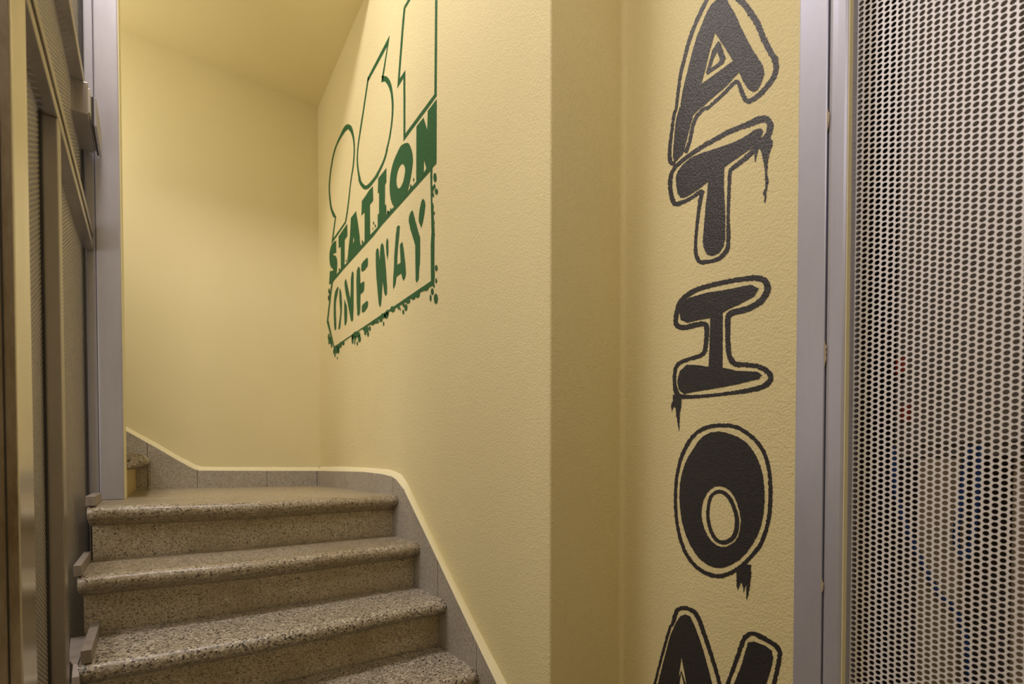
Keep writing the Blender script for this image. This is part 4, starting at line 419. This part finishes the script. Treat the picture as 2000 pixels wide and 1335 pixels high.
# rounded stile of the leaf, with its return face towards the mesh
stp = [(WC + 0.05, 0.4287), (WC + 0.001, 0.4287), (WC - 0.003, 0.4265), (WC - 0.0052, 0.4215), (WC - 0.006, 0.412), (WC - 0.006, 0.4000), (WC - 0.0042, 0.3955), (WC, 0.3937), (WC + 0.030, 0.3925), (WC + 0.05, 0.3925)]
stl = prism('stile', stp, 'z', 0.02, DZ - 0.06, M_FRAME, None); child(stl, door)
eb = box('edge_highlight', WC - 0.0048, WC + 0.012, 0.3928, 0.3945, 0.02, DZ - 0.06, M_LEDGE, None, 0.0006); child(eb, stl)  # strip in the ledge's cream, painting the bright highlight on the stile edge
pn = perforated('perforated_panel', M_MESH, None, 1.099, 0.3925 - 0.0104 * 80, 0.3925, 0.36, 2.60, 0.0104, 0.0042, 12, 0.0015); child(pn, door)
low = box('kick_plate', 1.097, 1.103, -0.44, 0.3925, 0.06, 0.36, M_MESH, None, 0.001); child(low, door)
tr = box('top_rail', WC - 0.004, WC + 0.05, -0.60, 0.4305, 2.69, DZ, M_FRAME, None, 0.002); child(tr, door)
fs_ = box('stile', WC - 0.005, WC + 0.05, -0.48, -0.44, 0.02, DZ - 0.06, M_FRAME, None, 0.004); child(fs_, door)
fp = box('frame_post', WC - 0.004, WC + 0.05, -0.60, -0.55, 0.0, DZ - 0.06, M_FRAME, None, 0.002); child(fp, door)
for z, h, wd in ((1.815, 0.045, 0.006), (1.36, 0.05, 0.005), (0.90, 0.028, 0.004)):
    bm = bmesh.new(); rnd = random.Random(int(z * 100)); pts = []
    for i in range(12):
        t = i / 11; pts.append((0.4295 - rnd.uniform(0.3, 1.0) * wd * math.sin(PI * t) - 0.0005, z - h / 2 + h * t))
    A = [bm.verts.new((WC - 0.0062, y, zz)) for y, zz in pts]; B = [bm.verts.new((WC - 0.0062, 0.4303, zz)) for y, zz in pts]
    for i in range(11): bm.faces.new((A[i], A[i + 1], B[i + 1], B[i]))
    child(finish(bm, 'paint_chip', M_CHIP), stl)

# closet behind the mesh door
tag(box('wall_closet_back', 1.95, 2.0, -0.75, 0.62, 0, DZ + 0.1, M_CLOSET), kind='structure')
tag(box('wall_closet_left', WC + 0.30, 2.0, 0.55, 0.62, 0, DZ + 0.1, M_CLOSET), kind='structure')
tag(box('wall_closet_near', WC + 0.30, 2.0, -0.82, -0.75, 0, DZ + 0.1, M_CLOSET), kind='structure')
tag(box('wall_closet_top', WC + 0.30, 2.0, -0.75, 0.55, DZ, DZ + 0.1, M_CLOSET), kind='structure')

cab = empty('electrical_cabinet', (1.7, 0.2, 1.2), 'brown-grey electrical cabinet seen through the holes of the mesh door', 'cabinet')
bpy.context.view_layer.update()
child(box('cabinet_body', 1.50, 1.948, -0.35, 0.445, 1.16, 2.45, M_CLOSET, None, 0.006), cab)
child(box('cabinet_door', 1.485, 1.499, -0.33, 0.425, 1.19, 2.42, M_CLOSET, None, 0.004), cab)
for y, z in ((0.440, 1.385), (0.428, 1.268)):
    child(box('terminal', 1.470, 1.4845, y - 0.022, y - 0.004, z - 0.02, z + 0.02, M_RED, None, 0.003), cab)
tag(box('cable_duct', 1.50, 1.56, 0.318, 0.395, 0.0, 1.158, M_BEIGE, None, 0.004), 'pale beige upright cable duct behind the lower half of the mesh door', 'duct')
tag(box('cable_duct', 1.55, 1.60, 0.14, 0.24, 0.0, 1.158, M_BEIGE, None, 0.004), 'second beige cable duct, nearer the hinge side behind the mesh door', 'duct')
tag(tube('blue_cable', smoothed([(1.478, 0.440, 1.185), (1.470, 0.428, 1.06), (1.470, 0.405, 0.98), (1.470, 0.375, 0.90), (1.470, 0.345, 0.84), (1.480, 0.305, 0.77), (1.49, 0.29, 0.55), (1.49, 0.285, 0.0)]), 0.0065, M_BLUE), 'blue cable slanting down across the beige duct behind the mesh', 'cable')
tag(tube('blue_cable', smoothed([(1.478, 0.30, 1.185), (1.475, 0.312, 1.05), (1.475, 0.318, 0.97), (1.478, 0.306, 0.93), (1.478, 0.292, 0.97), (1.478, 0.280, 1.185)]), 0.0065, M_BLUE), 'short blue cable hanging in a loop below the cabinet behind the mesh', 'cable')
tag(tube('dark_pipe', [(1.55, 0.478, 0.0), (1.55, 0.478, DZ - 0.01)], 0.010, M_NIGHT), 'black upright pipe behind the mesh close to the door frame', 'pipe')

# ------------------------------------------------------------------ lift gate on the left
GA = math.radians(1.12)
gate = empty('lift_gate', (-0.174, 1.105, 0), 'grey steel lift gate with perforated panels along the left of the stairs', 'gate', rz=GA)
bpy.context.view_layer.update()
def gpart(o): o.parent = gate; return o
IN = -0.0295      # depth of the sheet behind the rails' faces
st = gpart(box('near_post', -0.14, 0.0, -0.125, -0.018, 0.0, CEIL - 0.02, M_SHINY, None, 0.002))
sv = box('worn_edge', -0.14, -0.0015, -0.131, -0.125, 0.0, CEIL - 0.02, M_WORN, None, 0.001); sv.parent = st
for xx in (-0.012, -0.028):
    e = box('groove_shade', xx - 0.002, xx, -0.1322, -0.1308, 0.0, CEIL - 0.02, M_DARK); e.parent = st  # dark strips laid on the face, painting the shade of grooves
GM = [('perforated_panel', 0.00, 0.312, 0.10, 1.885), ('perforated_panel', 0.366, 1.105, 0.20, 1.885), ('perforated_panel', 0.0, 1.105, 1.935, 2.30), ('perforated_panel', 0.0, 1.105, 2.335, 3.3)]
for n, a, b, z0, z1 in GM:
    gpart(perforated(n, M_GATEMESH, None, IN, a, b, z0, z1, 0.0104, 0.0042, 8, 0.0, 1))
gpart(box('gap_shade', IN - 0.003, IN + 0.004, 0.309, 0.3178, 0.05, 1.882, M_DARK))  # dark box painting the shade between mesh and upright
gpart(box('upright', IN - 0.004, -0.001, 0.318, 0.366, 0.05, 1.882, M_GATE, None, 0.002))
gpart(box('edge_strip', IN - 0.004, IN + 0.008, 1.107, 1.117, 0.3, 3.3, M_DARK))
gpart(box('rail', IN - 0.004, 0.0, -0.02, 1.116, 1.882, 1.906, M_GATE, None, 0.0015))
gpart(box('rail_gap', IN - 0.004, -0.010, -0.02, 1.116, 1.906, 1.930, M_GATE))
gpart(box('rail', IN - 0.004, 0.0, -0.02, 1.116, 1.930, 1.954, M_GATE, None, 0.0015))
gpart(box('rail', IN - 0.004, 0.0, -0.02, 1.116, 2.300, 2.334, M_GATE, None, 0.0015))
lb = gpart(box('lock_box', IN - 0.004, 0.010, 0.86, 1.09, 2.205, 2.30, M_GATE, None, 0.002))
for d, xa, xb, ya, yb, za, zb, mm in (('strike_plate', 0.0005, 0.0150, 0.862, 1.085, 2.212, 2.285, M_BRUSHED), ('gap_shade', 0.0150, 0.0205, 0.90, 1.088, 2.200, 2.285, M_DARK), ('cover_plate', 0.0205, 0.027, 0.90, 1.092, 2.198, 2.285, M_METAL)):  # the dark strip paints the shade between the plates
    e = box(d, xa, xb, ya, yb, za, zb, mm, None, 0.0008); e.parent = lb

# corner post of the shaft
post = empty('corner_post', (-0.17, 2.25, 1.0), 'tall grey steel post standing on the landing at the shaft corner', 'post')
bpy.context.view_layer.update()
PYF = 2.222
child(box('post_body', -0.1895, -0.1225, PYF, PYF + 0.10, 1.0203, CEIL - 0.002, M_METAL, None, 0.004), post)
ps = child(box('angle_strip', -0.2155, -0.1905, PYF + 0.006, PYF + 0.09, 1.0203, CEIL - 0.002, M_METAL, None, 0.003), post)
child(box('edge_highlight', -0.1235, -0.1195, PYF + 0.004, PYF + 0.096, 1.0203, CEIL - 0.002, M_LEDGE, None, 0.0015), post)  # cream strip painted as a highlight down the post's edge

# metal stops lying on the treads against the gate
def stop(x0, x1, y0, y1, z, h, label, skew=-0.0222):
    o = prism('tread_stop', [(x0, y0), (x1, y0), (x1 + skew * (y1 - y0), y1), (x0 + skew * (y1 - y0), y1)], 'z', z, z + h, M_STOP)
    bm = bmesh.new(); bm.from_mesh(o.data)
    bmesh.ops.bevel(bm, geom=list(bm.edges), offset=0.0012, segments=1, affect='EDGES'); bm.to_mesh(o.data); bm.free()
    return tag(o, label, 'metal stop', 'metal stops on the stair treads')
stop(-0.195, -0.172, 1.905, 2.13, 1.0202, 0.030, 'small grey metal stop on the topmost tread at the foot of the corner post')
stop(-0.1995, -0.183, 1.690, 1.945, 0.8502, 0.030, 'grey metal stop on the second tread from the top, beside the gate')
stop(-0.1655, -0.1455, 1.487, 1.735, 0.6802, 0.032, 'longest grey metal stop on the third tread, next to the bent plate')
# bent plate
pl = [(1.72, 0.684, -0.2105, -0.1715), (1.53, 0.684, -0.191, -0.1715), (1.495, 0.681, -0.1795, -0.1715), (1.466, 0.660, -0.1785, -0.1655), (1.445, 0.61, -0.1778, -0.161), (1.425, 0.56, -0.1775, -0.159), (1.41, 0.515, -0.1772, -0.158)]
bm = bmesh.new(); top = []
for y, z, xl, xr in pl:
    top.append([bm.verts.new((xl, y, z)), bm.verts.new((xr, y, z))])
for a, b in zip(top, top[1:]): bm.faces.new((a[0], a[1], b[1], b[0]))
bp_ = finish(bm, 'bent_plate', M_STOP)
md = bp_.modifiers.new('thickness', 'SOLIDIFY'); md.thickness = 0.003
tag(bp_, 'flat grey steel plate bending down over the third tread by the gate', 'plate')
